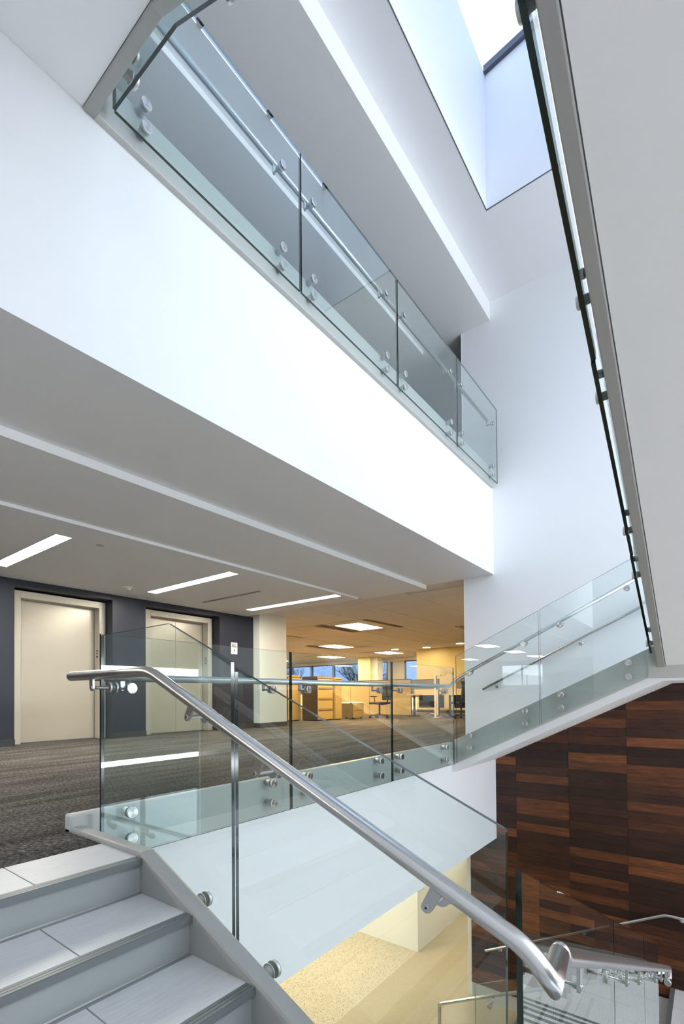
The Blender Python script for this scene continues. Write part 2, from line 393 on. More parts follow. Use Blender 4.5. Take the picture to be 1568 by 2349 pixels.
# elevator wall
lw = struct('wall_elevator', MB().box(-4.6, 2.79, 8.2, 8.7, 0, 2.479).box(4.27, 4.885, 8.2, 8.7, 0, 2.479).box(6.56, 7.5, 8.2, 8.7, 0, 2.479)
            .box(2.79, 4.27, 8.2, 8.7, 2.385, 2.479).box(4.885, 6.56, 8.2, 8.7, 2.385, 2.479).box(2.79, 4.27, 8.70, 8.9, 0, 2.479).box(4.885, 6.56, 8.70, 8.9, 0, 2.479), navy, 'dark slate wall with the two elevator recesses', 'wall')
for x0, x1 in ((-4.6, 2.795), (4.265, 4.89), (6.555, 7.5)):
    part('baseboard', B(x0, x1, 8.188, 8.2, 0, .10), base, lw)
def elevator(n, x0, x1, leaves, label):
    d = thing('door_%d' % n, ((x0+x1)/2, 8.5, 0), label, 'elevator', None, 'structure')
    y0, y1 = 8.42, 8.60
    m = MB().box(x0, x0+.11, y0, y1, 0, 2.36).box(x1-.11, x1, y0, y1, 0, 2.36).box(x0+.11, x1-.11, y0, y1, 2.25, 2.36)
    part('door_frame', m, elev_f, d, .004)
    a, b2 = x0+.11, x1-.11
    for k in range(leaves):
        wl = (b2-a)/leaves
        part('door_leaf', B(a+wl*k+.003, a+wl*(k+1)-.003, 8.60, 8.64, .008, 2.25), elev_m, d, .003)
    part('sill', B(a, b2, y1-.06, 8.66, 0, .006), alu, d)
    pl = part('floor_plate', B(b2-.002, b2, 8.47, 8.53, 1.40, 1.53), black, d)
    cu = bpy.data.curves.new('txt', 'FONT'); cu.body = '2'; cu.size = .11; cu.align_x = 'CENTER'; cu.align_y = 'CENTER'; cu.extrude = .001
    tmp = bpy.data.objects.new('tmp', cu); COL.objects.link(tmp)
    me = bpy.data.meshes.new_from_object(tmp.evaluated_get(bpy.context.evaluated_depsgraph_get())); bpy.data.objects.remove(tmp)
    me.materials.clear(); me.materials.append(signw)
    me.transform(Matrix.Translation((b2-.0035, 8.50, 1.465)) @ Matrix(((0, 0, -1, 0), (-1, 0, 0, 0), (0, 1, 0, 0), (0, 0, 0, 1))) )
    me.transform(Matrix.Translation(-off_of(pl)))
    link('floor_number', me, pl)
    return d
elevator(1, 2.84, 4.262, 1, 'left elevator door, wide champagne metal leaf in a pale frame')
elevator(2, 5.01, 6.54, 2, 'right elevator door with two leaves meeting at a centre seam')
# sign plate on the slate pier
sg = thing('wall_sign', (7.0, 8.2, 1.65), 'small cream fire safety sign plate on the slate pier', 'sign')
part('plate', B(6.86, 7.03, 8.190, 8.2, 1.62, 1.87), signw, sg, .002)
m = MB(); m.box(6.885, 6.925, 8.1885, 8.19, 1.765, 1.845).box(6.935, 6.955, 8.1885, 8.19, 1.76, 1.85).box(6.965, 7.0, 8.1885, 8.19, 1.765, 1.80).box(6.965, 6.985, 8.1885, 8.19, 1.81, 1.85)
m.prism([(1.66, 6.945), (1.70, 6.925), (1.725, 6.93), (1.72, 6.945), (1.735, 6.96), (1.70, 6.968)], 1, 8.1885, 8.19)
part('pictogram', m, mat('sign_grey_print', (.25, .23, .2), .5), sg)
# column at the end of the lobby
cl = thing('column', (7.92, 8.3, 0), 'pale square column beside the slate elevator wall', 'column')
part('shaft', B(7.5, 8.36, 8.0, 8.62, 0, 2.6), ltcol, cl)
part('baseboard', B(7.49, 8.37, 7.988, 8.62, 0, .11), base, cl)

# ================================================================== WOOD CLADDING on the end wall
PY0 = [3.13, 2.39, 1.647, .923, .195, -.535, -1.265]
PH = .1215
plank_cache = {}
z = -3.895
row = 0
while z < .93:
    zt = z+PH
    # upper flight hides the top: keep each plank under the treads
    lim = 2.66-(zt-.02+.0)/.493*1.0          # highest y where the plank top stays inside the flight
    for k in range(6):
        ya, yb = PY0[k+1], PY0[k]
        if z < -3.0 or True:
            # lower flight hides the bottom: skip planks buried under the landing
            if yb <= .45 and zt < -2.9: continue
            if ya >= .4 and yb < 2.5 and zt < -H+.5*(2.6-ya)+.05 and zt < -2.95: continue
        if zt > -.15:
            yb = min(yb, lim)
            if zt > .92: continue
        if yb-ya < .03: continue
        key = (round(yb-ya, 3))
        if key not in plank_cache:
            wdt = yb-ya
            plank_cache[key] = mesh_of('plank', MB().box(0, .018, .001, wdt-.001, .0008, PH-.0008), wood)
        jit = random.choice((0, .0, .002, .003))
        link('plank', plank_cache[key], ew, (XE-.018-jit, ya, z))
    z = zt; row += 1
m = MB(); zz = -3.0
while zz < .92:
    for k in range(5): m.box(XE-.018-.002*((k+int(zz*10)) % 2), XE, -1.266-.73*(k+1)+.001, -1.266-.73*k-.001, zz+.0008, zz+PH-.0008)
    zz += PH
part('planks', m, wood, ew)['kind'] = 'stuff'
part('wood_end_trim', B(XE-.02, XE, 3.13, 3.145, -3.9, -1.53), mat('end_trim_pale', (.75, .70, .55), .5), ew)
part('base_strip', MB().box(XE-.012, XE, 2.42, 3.13, -H, -3.895).box(XE-.012, XE, -3.0, .48, -3.05, -2.895), curbp, ew)

# ================================================================== STAIRS
def sawtooth(y_bottom, z_bottom, n, go, rise):
    pts = []
    return pts

def tread_set(par, ax, edges, lo, hi, joints, nose=.05, tiles=True):
    """edges: list of (front, back, z) of each tread along ax (0 = x, 1 = y); lo/hi: width range on the other axis"""
    for fr, ba, z in edges:
        sgn = 1 if ba > fr else -1
        js = [lo]+[j for j in joints if lo < j < hi]+[hi]
        def bx(a0, a1, w0, w1, z0, z1):
            a0, a1 = min(a0, a1), max(a0, a1)
            return (w0, w1, a0, a1, z0, z1) if ax == 1 else (a0, a1, w0, w1, z0, z1)
        td = part('tread', MB().box(*bx(fr+.012*sgn, ba+.03*sgn, lo, hi, z-.035, z-.004)), grout, par)
        for a, b2 in zip(js[:-1], js[1:]):
            g0 = .0 if a == lo else .0025; g1 = .0 if b2 == hi else .0025
            part('tile', MB().box(*bx(fr+nose*sgn, ba, a+g0, b2-g1, z-.008, z)), tile, td, .0012)
        # ribbed nosing with a step down to the riser
        m = MB(); 
        for k in range(3):
            m.box(*bx(fr+(.002+.016*k)*sgn, fr+(.002+.016*k+.0135)*sgn, lo, hi, z-.02, z-.0006))
        m.box(*bx(fr, fr+.05*sgn, lo, hi, z-.03, z-.003))
        part('nosing', m, nosem, td)

# ---- foreground flight down from the second floor (going is along -y)
G3, Y0 = .357, 1.985
fg = thing('stair_flight', (.4, 1.2, -.762), 'grey tiled stair flight going down from the carpet in the foreground', 'stairs')
ed = [(Y0, 2.345, 0.0)]+[(Y0-G3*i, Y0-G3*(i-1)-.0, -RISE*i) for i in range(1, 5)]
tread_set(fg, 1, ed, -.40, 1.165, [.16-.6+.0, .16, .76])
for i in range(5):
    y = Y0-G3*i+.022
    part('riser', B(-.40, 1.165, y, y+.02, -RISE*(i+1)+(-.004), -RISE*i-.028), riserp, fg)
    part('caulk_bead', MB().cyl((-.40, y-.001, -RISE*(i+1)+.002), (1.165, y-.001, -RISE*(i+1)+.002), .0035, 6).cyl((-.40, y-.0, -RISE*i-.034), (1.165, y, -RISE*i-.034), .003, 6), curbp, fg)
def stringer_poly(yk0, yk1, zt, zb, s, yend, y_flat):
    """profile in (y,z): flat from y_flat to the knee yk0, slope s down to yk1, then flat to yend"""
    d = (yk0-yk1)*s
    return [(y_flat, zt), (yk0, zt), (yk1, zt-d), (yend, zt-d), (yend, zb-d), (yk1, zb-d), (yk0, zb), (y_flat, zb)]
S3 = RISE/G3
yk1 = .50
m = MB().prism(stringer_poly(2.0, yk1, .024, -.19, S3, -1.2, 2.742), 0, 1.165, 1.235)
part('stringer', m, greyp, fg, .014)
m = MB().prism(stringer_poly(2.0, yk1, .024, -.19, S3, -1.2, 2.742), 0, -.47, -.40)
part('stringer', m, greyp, fg, .014)
part('soffit', MB().prism([(YF-.001, -.20), (2.0, -.20), (.45, -.90), (-1.15, -.90), (-1.15, -.86), (.47, -.86), (1.985, -.16), (YF-.001, -.04)], 0, -.40, 1.164), white, fg)
part('landing', B(-.40, 1.16, -1.15, Y0-G3*5+.36, -.85, -.762), tile, fg)

# ---- lower second flight (beyond the near landing, going down along +x)
G2 = .332
f2 = thing('stair_flight', (3.4, -.4, -2.0), 'tiled stair flight descending away beside the glass at bottom right', 'stairs')
X2 = 1.30
ed = [(X2+G2*i, X2+G2*(i-1), -.762-RISE*i) for i in range(1, 15)]
tread_set(f2, 0, ed, -1.15, .31, [-.6, -.05])
for i in range(15):
    x = X2+G2*i-.03
    part('riser', B(x-.02, x, -1.15, .31, -.762-RISE*(i+1), -.762-RISE*i-.03), riserp, f2)
s2 = RISE/G2
zA = -.762+.03
part('stringer', MB().prism([(zA, 1.22), (zA, X2), (zA-s2*G2*14.3, X2+G2*14.3), (zA-s2*G2*14.3-.27, X2+G2*14.3), (zA-.27, X2), (zA-.27, 1.22)], 1, .31, .38), greyp, f2, .012)
part('soffit', MB().prism([(-.98, X2), (-.98-s2*G2*14, X2+G2*14), (-.90-s2*G2*14, X2+G2*14), (-.90, X2)], 1, -1.15, .31), white, f2)

# ---- flight one (beside the end wall): lower copy and upper copy
def flight_one(z0, label, tiles):
    g, n = .305, 7
    yt = .48
    fl = thing('stair_flight', (6.7, 1.5, z0), label, 'stairs')
    zl = z0+RISE*7
    ed = [(yt+g*i, yt+g*(i-1), zl-RISE*i) for i in range(1, 7)]
    if tiles:
        tread_set(fl, 1, ed, 5.95, XE-.0225, [6.45, 7.05])
        tread_set(fl, 1, [(yt, -.03, zl)], 5.95, XE-.0225, [6.45, 7.05])
        part('landing', B(5.95, XE-.0225, -1.15, -.03, zl-.10, zl), tile, fl)
        part('landing_joint', MB().box(5.95, XE-.0225, -.535, -.53, zl-.01, zl+.0004).box(6.748, 6.753, -1.15, -.03, zl-.01, zl+.0004), grout, fl)
    else:
        for a, b2, zz in ed: part('tread', B(5.95, XE-.0225, a, b2+.03, zz-.03, zz), tile, fl)
        part('landing', B(5.88, XE-.0225, -1.15, yt, zl-.12, zl), tile, fl)
    for i in range(7):
        y = yt+g*i
        part('riser', B(5.95, XE-.0225, y-.045, y-.025, zl-RISE*(i+1), zl-RISE*i-.028), riserp, fl)
    s = .493
    zb = lambda y: z0-.195+(2.656-y)*s
    ys = 2.668 if z0 > -1 else 2.95
    yk = .52
    zend = zb(2.656)
    if z0 > -1:
        poly = [(ys, zb(ys)), (yk, zb(yk)), (.30, zb(yk)), (.30, zb(yk)+.30), (yk-.06, zb(yk)+.33), (ys, zb(ys)+.312)]
    else:
        poly = [(2.75, z0), (2.30, z0), (yk, zb(yk)), (.30, zb(yk)), (.30, zb(yk)+.30), (yk-.06, zb(yk)+.33), (2.75, zb(2.75)+.312)]
    part('stringer', MB().prism(poly, 0, 5.875, 5.95), curbp, fl, .006)
    if z0 > -1:
        q = [(YF, zb(YF)-.09), (yk-.12, zb(yk-.12)-.09), (-1.15, zb(yk-.12)-.09), (-1.15, zl-.13), (yk-.1, zl-.13), (YF, -.05)]
        part('soffit', MB().prism(q, 0, 5.885, XE-.0225), white, fl)
        part('landing_beam', B(5.86, 5.885, -1.15, yk-.0, zb(yk), zb(yk)+.20), curbp, fl, .004)
    return fl
flight_one(0.0, 'upper stair flight climbing along the white end wall behind glass', False)
flight_one(-H, 'lower stair flight rising from the terrazzo beside the wood wall', True)

# ---- upper second flight overhead: soffit and stringer seen from below
uf = thing('stair_flight', (3.5, -.4, 2.0), 'overhead stair flight with broad white soffit on the right', 'stairs')
sl2 = .492
zb2 = lambda x: 1.0+(5.78-x)*sl2
part('stringer', MB().prism([(zb2(5.86), 5.86), (zb2(1.16), 1.16), (zb2(1.16)+.30, 1.16), (zb2(5.86)+.30, 5.86)], 1, .372, .436), greyp, uf, .006)
part('stringer', MB().prism([(zb2(5.86), 5.86), (zb2(1.24), 1.24), (zb2(1.24)+.30, 1.24), (zb2(5.86)+.30, 5.86)], 1, -1.22, -1.15), greyp, uf, .006)
part('soffit', MB().prism([(zb2(5.86)+.022, 5.86), (zb2(1.245)+.022, 1.245), (zb2(1.245)+.10, 1.245), (zb2(5.86)+.10, 5.86)], 1, -1.15, .366), white, uf)
# ---- upper third flight: landing and run to the third floor
ut = thing('stair_flight', (.4, 1.2, 3.3), 'white soffit of the stair meeting the third floor at top left', 'stairs')
zf3 = 3.93; yk3 = 2.03; s3u = .45; zk = zf3-(yk3-.45)*s3u
st = [(YF-.001, zf3+.28), (yk3-.06, zf3+.28), (.43, zk+.30), (-1.15, zk+.30), (-1.15, zk), (.45, zk), (yk3, zf3), (YF-.001, zf3)]
part('stringer', MB().prism(st, 0, 1.243, 1.303), greyp, ut, .006)
part('soffit', MB().prism([(YF-.001, zf3+.015), (yk3, zf3+.015), (.45, zk+.015), (-1.15, zk+.015), (-1.15, zk+.12), (.42, zk+.12), (yk3-.02, zf3+.13), (YF-.001, zf3+.13)], 0, -.40, 1.2405), white, ut)

# ---- floor edge curbs
cb = solo('floor_curb', B(1.165, 5.875, 2.672, 2.742, -.195, .088), curbp, 'pale grey curb edging the second floor carpet behind the glass', 'curb', bevel=.012)
cb2 = solo('floor_curb', B(1.30, 7.46, 2.66, 2.742, H-.185, H+.085), curbp, 'pale grey curb under the glass of the third floor balcony', 'curb', bevel=.008)

# ================================================================== GLASS BALUSTRADES
GT = .0165
CAPR, BARR = .033, .024
def standoff_mesh(name, gap, r=CAPR):
    # local +z points from the curb through the glass
    b0 = r*.72
    m = MB().lathe([(b0, 0), (b0, gap-.004), (r*.92, gap-.004), (r*.92, gap-.0005)], 20, 0)
    m.lathe([(r*.92, gap+GT+.0005), (r, gap+GT+.003), (r, gap+GT+.014), (r-.003, gap+GT+.017)], 24, 0, mis=[0, 0, 0, 1])
    return mesh_of(name, m, [satin, capm])
def rail_button_mesh(name, gap, r=CAPR*.95):
    # from the glass outwards: cap on the void side (+z), puck and rod on the stair side (-z)
    m = MB().lathe([(r, GT/2+.0005), (r, GT/2+.011), (r-.003, GT/2+.014)], 24, 0, mis=[0, 0, 1])
    m.lathe([(.008, -gap-.008), (.008, -GT/2-.014), (r*.9, -GT/2-.014), (r*.9, -GT/2-.0005)], 18, 0)
    return mesh_of(name, m, [steel, capm])
def qrot(d): return Vector((0, 0, 1)).rotation_difference(Vector(d).normalized())
SM = {}
def standoffs(par, pts, d, gap):
    k = ('s', round(gap, 3))
    if k not in SM: SM[k] = standoff_mesh('standoff', gap)
    o = off_of(par)
    for p in pts: link('standoff', SM[k], par, Vector(p)-o, qrot(d))
def railbuttons(par, pts, d, gap):
    k = ('r', round(gap, 3))
    if k not in SM: SM[k] = rail_button_mesh('rail_button', gap)
    o = off_of(par)
    for p in pts: link('rail_button', SM[k], par, Vector(p)-o, qrot(d))
def arm(par, foot, top, axis, w=.03, th=.009):
    """flat bracket arm from the rod end (foot) up to the rail (top); axis = rod direction (flat face normal)"""
    foot, top, axis = Vector(foot), Vector(top), Vector(axis).normalized()
    up_ = (top-foot).normalized(); side = up_.cross(axis).normalized()
    m = MB(); prof = []
    n = 8
    for k in range(n+1):
        a = math.pi*(1+k/n); prof.append((math.cos(a)*w/2, math.sin(a)*w/2))
    Ln = (top-foot).length
    prof += [(w/2*1.15, Ln), (-w/2*1.15, Ln)]
    vs = [foot+side*a+up_*b2-axis*th/2 for a, b2 in prof]+[foot+side*a+up_*b2+axis*th/2 for a, b2 in prof]
    q = len(prof)
    m.add(vs, [tuple(range(q-1, -1, -1)), tuple(range(q, 2*q))]+[(i, (i+1) % q, q+(i+1) % q, q+i) for i in range(q)])
    a = part('bracket_arm', m, steel, par)
    part('bracket_screw', MB().cyl(foot-axis*(th/2+.0035), foot-axis*(th/2-.001), w*.30, 14, 0).cyl(foot-axis*(th/2+.0042), foot-axis*(th/2), w*.11, 6, 1), [steel, black], a)
def panel(par, poly, ax, a0, name='glass_panel', th=None):
    th = th or GT
    return part(name, MB().prism(poly, ax, a0-th/2, a0+th/2, 0, 1), [glass, gedge], par)

# -- second floor balcony
yg = 2.610
bl = thing('glass_balustrade', (3.4, 2.66, 0), 'glass balustrade along the second floor carpet edge, with rail', 'balustrade')
for x0, x1 in ((1.292, 2.762), (2.778, 4.262), (4.278, 5.762)):
    panel(bl, [(-.175, x0), (-.175, x1), (1.045, x1), (1.045, x0)], 1, yg)
xs = [1.462, 2.567, 2.972, 4.048, 4.438, 5.530]
standoffs(bl, [(x, 2.672, z) for x in xs for z in (.056, -.090)], (0, -1, 0), 2.672-yg-GT/2)
railbuttons(bl, [(x, yg, .752) for x in xs], (0, -1, 0), .085)
for x in xs: arm(bl, (x, yg+.088, .752), (x, yg+.088, .805), (0, -1, 0), .024)
hr = part('handrail', MB().tube(roundpath([(1.28, 2.70, .815), (5.86, 2.70, .815), (5.945, 2.695, .86), (5.95, 2.60, .935), (5.95, .50, 1.972)], [.05, .05, .05], 6), .0225, 16), steel, bl)

# -- upper flight one glass
g1 = thing('glass_balustrade', (5.85, 1.6, .3), 'sloping glass balustrade of the flight beside the white end wall', 'balustrade')
xg1 = 5.815
ztop = lambda y: 1.185+(2.609-y)*.4645
zbot = lambda y: -.176+(2.626-y)*.5055
for y0, y1 in ((2.595, 1.578), (1.562, .505)):
    panel(g1, [(y0, zbot(y0)), (y1, zbot(y1)), (y1, ztop(y1)), (y0, ztop(y0))], 0, xg1)
ys = [(2.42, .186), (1.739, .506), (1.348, .696), (.686, 1.022)]
standoffs(g1, [(5.875, y, z-dz) for y, z in ys for dz in (0, .147)], (-1, 0, 0), 5.875-xg1-GT/2)
yr = [(2.422, .968), (1.748, 1.288), (1.347, 1.476), (.687, 1.796)]
railbuttons(g1, [(xg1, y, z) for y, z in yr], (-1, 0, 0), .10)
for y, z in yr: arm(g1, (xg1+.105, y, z), (xg1+.132, y, z+.035), (-1, 0, 0), .024)

# -- third floor balcony
yu = 2.600
bu = thing('glass_balustrade', (4.4, 2.66, H), 'long glass balustrade on the upper balcony with small round fixings', 'balustrade')
for x0, x1 in ((1.372, 2.902), (2.918, 4.424), (4.440, 5.936), (5.950, 7.435)):
    panel(bu, [(H-.145, x0), (H-.145, x1), (H+1.008, x1), (H+1.008, x0)], 1, yu)
xs = [1.553, 2.703, 3.067, 4.218, 4.583, 5.747, 6.087, 7.256]
standoffs(bu, [(x, 2.66, z) for x in xs for z in (H+.064, H-.075)], (0, -1, 0), 2.66-yu-GT/2)
railbuttons(bu, [(x, yu, H+.716) for x in xs[1:]], (0, -1, 0), .085)
for x in xs[1:]: arm(bu, (x, yu+.088, H+.716), (x, yu+.088, H+.78), (0, -1, 0), .024)
part('handrail', MB().tube([(1.30, 2.69, H+.80), (7.27, 2.69, H+.80)], .0225, 16), steel, bu)

# -- overhead flight two glass
g2 = thing('glass_balustrade', (3.3, .48, 2.2), 'glass edge and barrel fixings of the overhead flight, upper right', 'balustrade')
yg2 = .485
zb_g = lambda x: 1.105+(5.80-x)*.470
def seg2(x0, x1, dz=0):
    return [(zb_g(x0)+dz, x0), (zb_g(x1)+dz, x1), (zb_g(x1)+dz+1.22, x1), (zb_g(x0)+dz+1.22, x0)]
panel(g2, seg2(5.80, 4.385), 1, yg2, th=.02); panel(g2, seg2(4.37, 2.885), 1, yg2-.004, th=.022); panel(g2, seg2(2.87, 1.46), 1, yg2-.008, th=.024)
px2 = [5.60, 4.62, 4.14, 3.12, 2.63, 1.72]
standoffs(g2, [(x, .436, zb2(x)+dz) for x in px2 for dz in (.10, .235)], (0, 1, 0), yg2-.436-.010)
railbuttons(g2, [(x, yg2, zb2(x)+.93) for x in px2], (0, 1, 0), .10)
part('handrail', MB().tube([(5.9, .375, zb2(5.9)+.99), (1.40, .375, zb2(1.40)+.99)], .0225, 14), steel, g2)

# -- overhead flight three glass
g3 = thing('glass_balustrade', (1.37, 1.8, 3.9), 'bent glass edge below the third floor stair at top left', 'balustrade')
xg3 = 1.362
panel(g3, [(2.592, 3.965), (2.01, 3.945), (1.10, 3.945-.91*.45), (1.10, 3.945-.91*.45+1.15), (1.98, 5.13), (2.592, 5.13)], 0, xg3)
panel(g3, [(1.08, 3.53), (.49, 3.265), (.49, 4.415), (1.08, 4.68)], 0, xg3)
for y, z in ((2.40, 4.12), (1.62, 3.90), (1.20, 3.72), (.70, 3.48)):
    standoffs(g3, [(1.303, y, z), (1.303, y, z-.135)], (1, 0, 0), xg3-1.303-GT/2)
part('handrail', MB().tube(roundpath([(1.26, 2.69, H+.80), (1.26, 2.0, H+.80), (1.26, .48, H+.80-.68)], .05), .0225, 14), steel, g3)

# -- foreground stair glass and rail
gf = thing('glass_balustrade', (1.27, 1.5, -.2), 'foreground stair balustrade of clear glass with thick steel handrail', 'balustrade')
xg = 1.300
tp = lambda y: 1.040-(1.985-y)*.4535
bt = lambda y: -.175-(2.0-y)*S3
panel(gf, [(2.602, -.172), (2.0, -.172), (1.545, bt(1.545)), (1.545, tp(1.545)), (1.985, 1.040), (2.602, 1.036)], 0, xg)
panel(gf, [(1.522, bt(1.522)), (.455, bt(.455)), (.441, tp(.441)-.006), (.449, tp(.449)), (1.515, tp(1.515)-.012), (1.522, tp(1.522)-.03)], 0, xg)
for y, z in ((2.45, -.085), (1.74, -.165), (1.74, -.262), (1.335, -.330), (1.335, -.432), (.60, -.64), (.60, -.745)):
    standoffs(gf, [(1.235, y, z)], (1, 0, 0), xg-1.235-GT/2)
RX = 1.198
path = roundpath([(RX, 2.735, .816), (RX, 1.976, .816), (RX, .362, .0945), (RX+.001, .306, .030), (1.318, .318, .041)], [.06, .05, 0], 8)
part('handrail', MB().tube(path, .0248, 22), steel, gf)
part('rail_end_cap', MB().lathe([(.0248, 0), (.0235, .007), (.019, .012), (.010, .015)], 20, 0, (0, 0, 0)), steel, gf).matrix_local = Matrix.Translation(Vector((RX, 2.735, .816))-off_of(gf)) @ Matrix.Rotation(math.radians(-90), 4, 'X')
for y, z in ((2.50, .752), (1.70, .618), (1.30, .425), (.625, .124)):
    railbuttons(gf, [(xg, y, z)], (1, 0, 0), .092)
    ry = y+(.0 if y > 2 else -.034); rz = .80 if y > 2 else .816-(1.976-ry)*.4478-.012
    arm(gf, (xg-.104, y, z), (RX-.004, ry, rz), (1, 0, 0), .032, .010)

# -- lower second flight glass and rail
gl2 = thing('glass_balustrade', (3.2, .42, -1.2), 'receding glass balustrade and handrail at the bottom right corner', 'balustrade')
yl = .412
t2 = lambda x: .242-(x-1.29)*.4585
for x0, x1 in ((1.300, 2.712), (2.726, 3.955), (3.968, 4.98)):
    panel(gl2, [(t2(x0)-1.26, x0), (t2(x1)-1.26, x1), (t2(x1), x1), (t2(x0), x0)], 1, yl)
RY = .318
rz2 = lambda x: .045-(x-1.30)*.4570
part('handrail', MB().tube([(1.316, RY, .041), (1.330, RY, .0405), (1.352, RY, rz2(1.352)), (4.72, RY, rz2(4.72))], .0248, 22), steel, gl2)
for x in (1.56, 2.50, 2.92, 3.75, 4.18, 4.62):
    railbuttons(gl2, [(x, yl, rz2(x)-.085)], (0, 1, 0), .085)
    arm(gl2, (x, RY+.004, rz2(x)-.085), (x, RY+.002, rz2(x)-.015), (0, 1, 0), .032, .010)
    standoffs(gl2, [(x, .38, t2(x)-1.10), (x, .38, t2(x)-1.22)], (0, 1, 0), yl-.38-GT/2)
part('rail_return', MB().tube(roundpath([(4.72, RY, rz2(4.72)), (4.76, RY, rz2(4.72)-.02), (4.76, RY, rz2(4.72)-.10), (4.72, RY, rz2(4.72)-.10), (4.68, RY, rz2(4.72)-.10)], .03), .0248, 16), steel, gl2)

# -- lower flight one glass and rail
gl1 = thing('glass_balustrade', (5.85, 1.6, -3.8), 'low sloping glass balustrade and rail above the terrazzo floor', 'balustrade')
zt = lambda y: -2.885+(2.39-y)*.488
for y0, y1 in ((2.392, 1.47), (1.455, .52)):
    panel(gl1, [(y0, zt(y0)-1.22), (y1, zt(y1)-1.22), (y1, zt(y1)), (y0, zt(y0))], 0, xg1)
path = roundpath([(5.95, 2.945, -H), (5.95, 2.945, -3.40), (5.95, 2.50, -3.17), (5.95, .40, -2.12)], [.03, .02], 6)
part('handrail', MB().tube(path, .0225, 16), steel, gl1)
for y, z in ((2.206, -3.086), (1.636, -2.808), (1.30, -2.64), (.70, -2.34)):
    railbuttons(gl1, [(xg1, y, z)], (-1, 0, 0), .10)
    arm(gl1, (xg1+.105, y, z), (xg1+.132, y, z+.035), (-1, 0, 0), .024)
for y, z in ((2.25, -3.85), (1.739, .53-H), (1.2, .76-H), (.686, 1.022-H)):
    standoffs(gl1, [(5.875, y, z), (5.875, y, z-.147)], (-1, 0, 0), 5.875-xg1-GT/2)

# -- wall mounted handrails
def wall_rail(pts, rads, brk, label):
    w = thing('wall_handrail', (XE, 1.6, pts[0][2]), label, 'handrail')
    part('rail', MB().tube(roundpath(pts, rads, 6), .0205, 14), steel, w)
    for y, z in brk:
        m = MB().lathe([(.030, 0), (.030, .006), (.012, .010)], 16, 0)
        o = part('wall_flange', MB(), steel, w)
        o.data = mesh_of('wall_flange', m, steel); o.location = Vector((XE-(.02 if z < 0 else .0), y, z-.055))-off_of(w)
        o.rotation_mode = 'QUATERNION'; o.rotation_quaternion = qrot((-1, 0, 0))
        part('bracket', MB().tube(roundpath([(XE-.02, y, z-.055), (7.43, y, z-.055), (7.43, y, z-.012)], .02), .008, 10), steel, w)
    return w
wall_rail([(7.43, 2.867, .787), (7.43, .60, 1.893), (7.43, -1.0, 1.893)], .05, [(2.666, .885), (1.462, 1.472), (.66, 1.86)], 'slim steel handrail climbing the white end wall')
wall_rail([(XE-.02, 2.885, -3.285), (7.43, 2.884, -3.302), (7.43, .517, -2.121), (7.43, -1.0, -2.13)], [.03, .05], [(2.664, -3.19), (1.48, -2.60), (.346, -2.115)], 'slim steel handrail on the dark wood wall')

# ================================================================== CEILING FIXTURES
def linear_light(x, y0, y1, z, label, m=led, w=.17):
    t_ = thing('linear_light', (x, (y0+y1)/2, z), label, 'ceiling light', 'recessed linear ceiling lights')
    part('diffuser', B(x-w/2+.004, x+w/2-.004, y0+.004, y1-.004, z-.004, z+.0), m, t_)
    part('trim_frame', MB().box(x-w/2-.006, x-w/2+.004, y0-.006, y1+.006, z-.006, z).box(x+w/2-.004, x+w/2+.006, y0-.006, y1+.006, z-.006, z)
         .box(x-w/2, x+w/2, y0-.006, y0+.004, z-.006, z).box(x-w/2, x+w/2, y1-.004, y1+.006, z-.006, z), curbp, t_)
zl = 2.48
linear_light(2.385, 5.62, 7.53, zl, 'linear ceiling light cut by the left picture edge')
linear_light(4.60, 5.43, 7.53, zl, 'linear ceiling light in front of the two elevators')
linear_light(6.78, 5.22, 7.53, zl, 'linear ceiling light nearest the pale square column')
for x, nm in ((.20, 'linear lobby light just beyond the left picture edge'), (-2.0, 'linear lobby light second beyond the left picture edge')): linear_light(x, 5.6, 7.53, zl, nm)
dv = thing('slot_diffuser', (5.68, 6.8, zl), 'thin black slot air diffuser between two linear lights', 'vent')
part('slot', MB().box(5.655, 5.675, 6.05, 7.58, zl-.003, zl).box(5.685, 5.705, 6.05, 7.58, zl-.003, zl), black, dv)
part('frame', MB().box(5.64, 5.655, 6.04, 7.59, zl-.005, zl).box(5.675, 5.685, 6.04, 7.59, zl-.005, zl).box(5.705, 5.72, 6.04, 7.59, zl-.005, zl), curbp, dv)
so = thing('smoke_detector', (4.13, 7.45, zl), 'round smoke detector on the lobby ceiling near the slate wall', 'detector')
o = part('housing', MB().lathe([(.018, -.05), (.045, -.045), (.055, -.02), (.075, -.016), (.08, 0)], 24, 0, (4.13, 7.45, zl)), whitem, so)
part('sensor_ring', MB().lathe([(.047, -.036), (.052, -.03), (.054, -.028)], 20, 0, (4.13, 7.45, zl)), greyp, so)
def sprinkler(x, y, z, label):
    s = thing('sprinkler_cover', (x, y, z), label, 'sprinkler')
    part('plate', MB().lathe([(.040, -.008), (.043, -.006), (.043, -.002)], 22, 0, (x, y, z)), curbp, s)
    part('rim', MB().lathe([(.034, -.002), (.034, 0)], 16, 0, (x, y, z)), greyp, s)
sprinkler(2.79, 5.64, zl, 'round sprinkler cover on the lobby ceiling beside the first light')
sprinkler(8.91, 5.98, 2.586, 'round sprinkler cover on the office ceiling tiles, nearer one')
sprinkler(14.14, 6.81, 2.586, 'round sprinkler cover on the office ceiling, farther one')
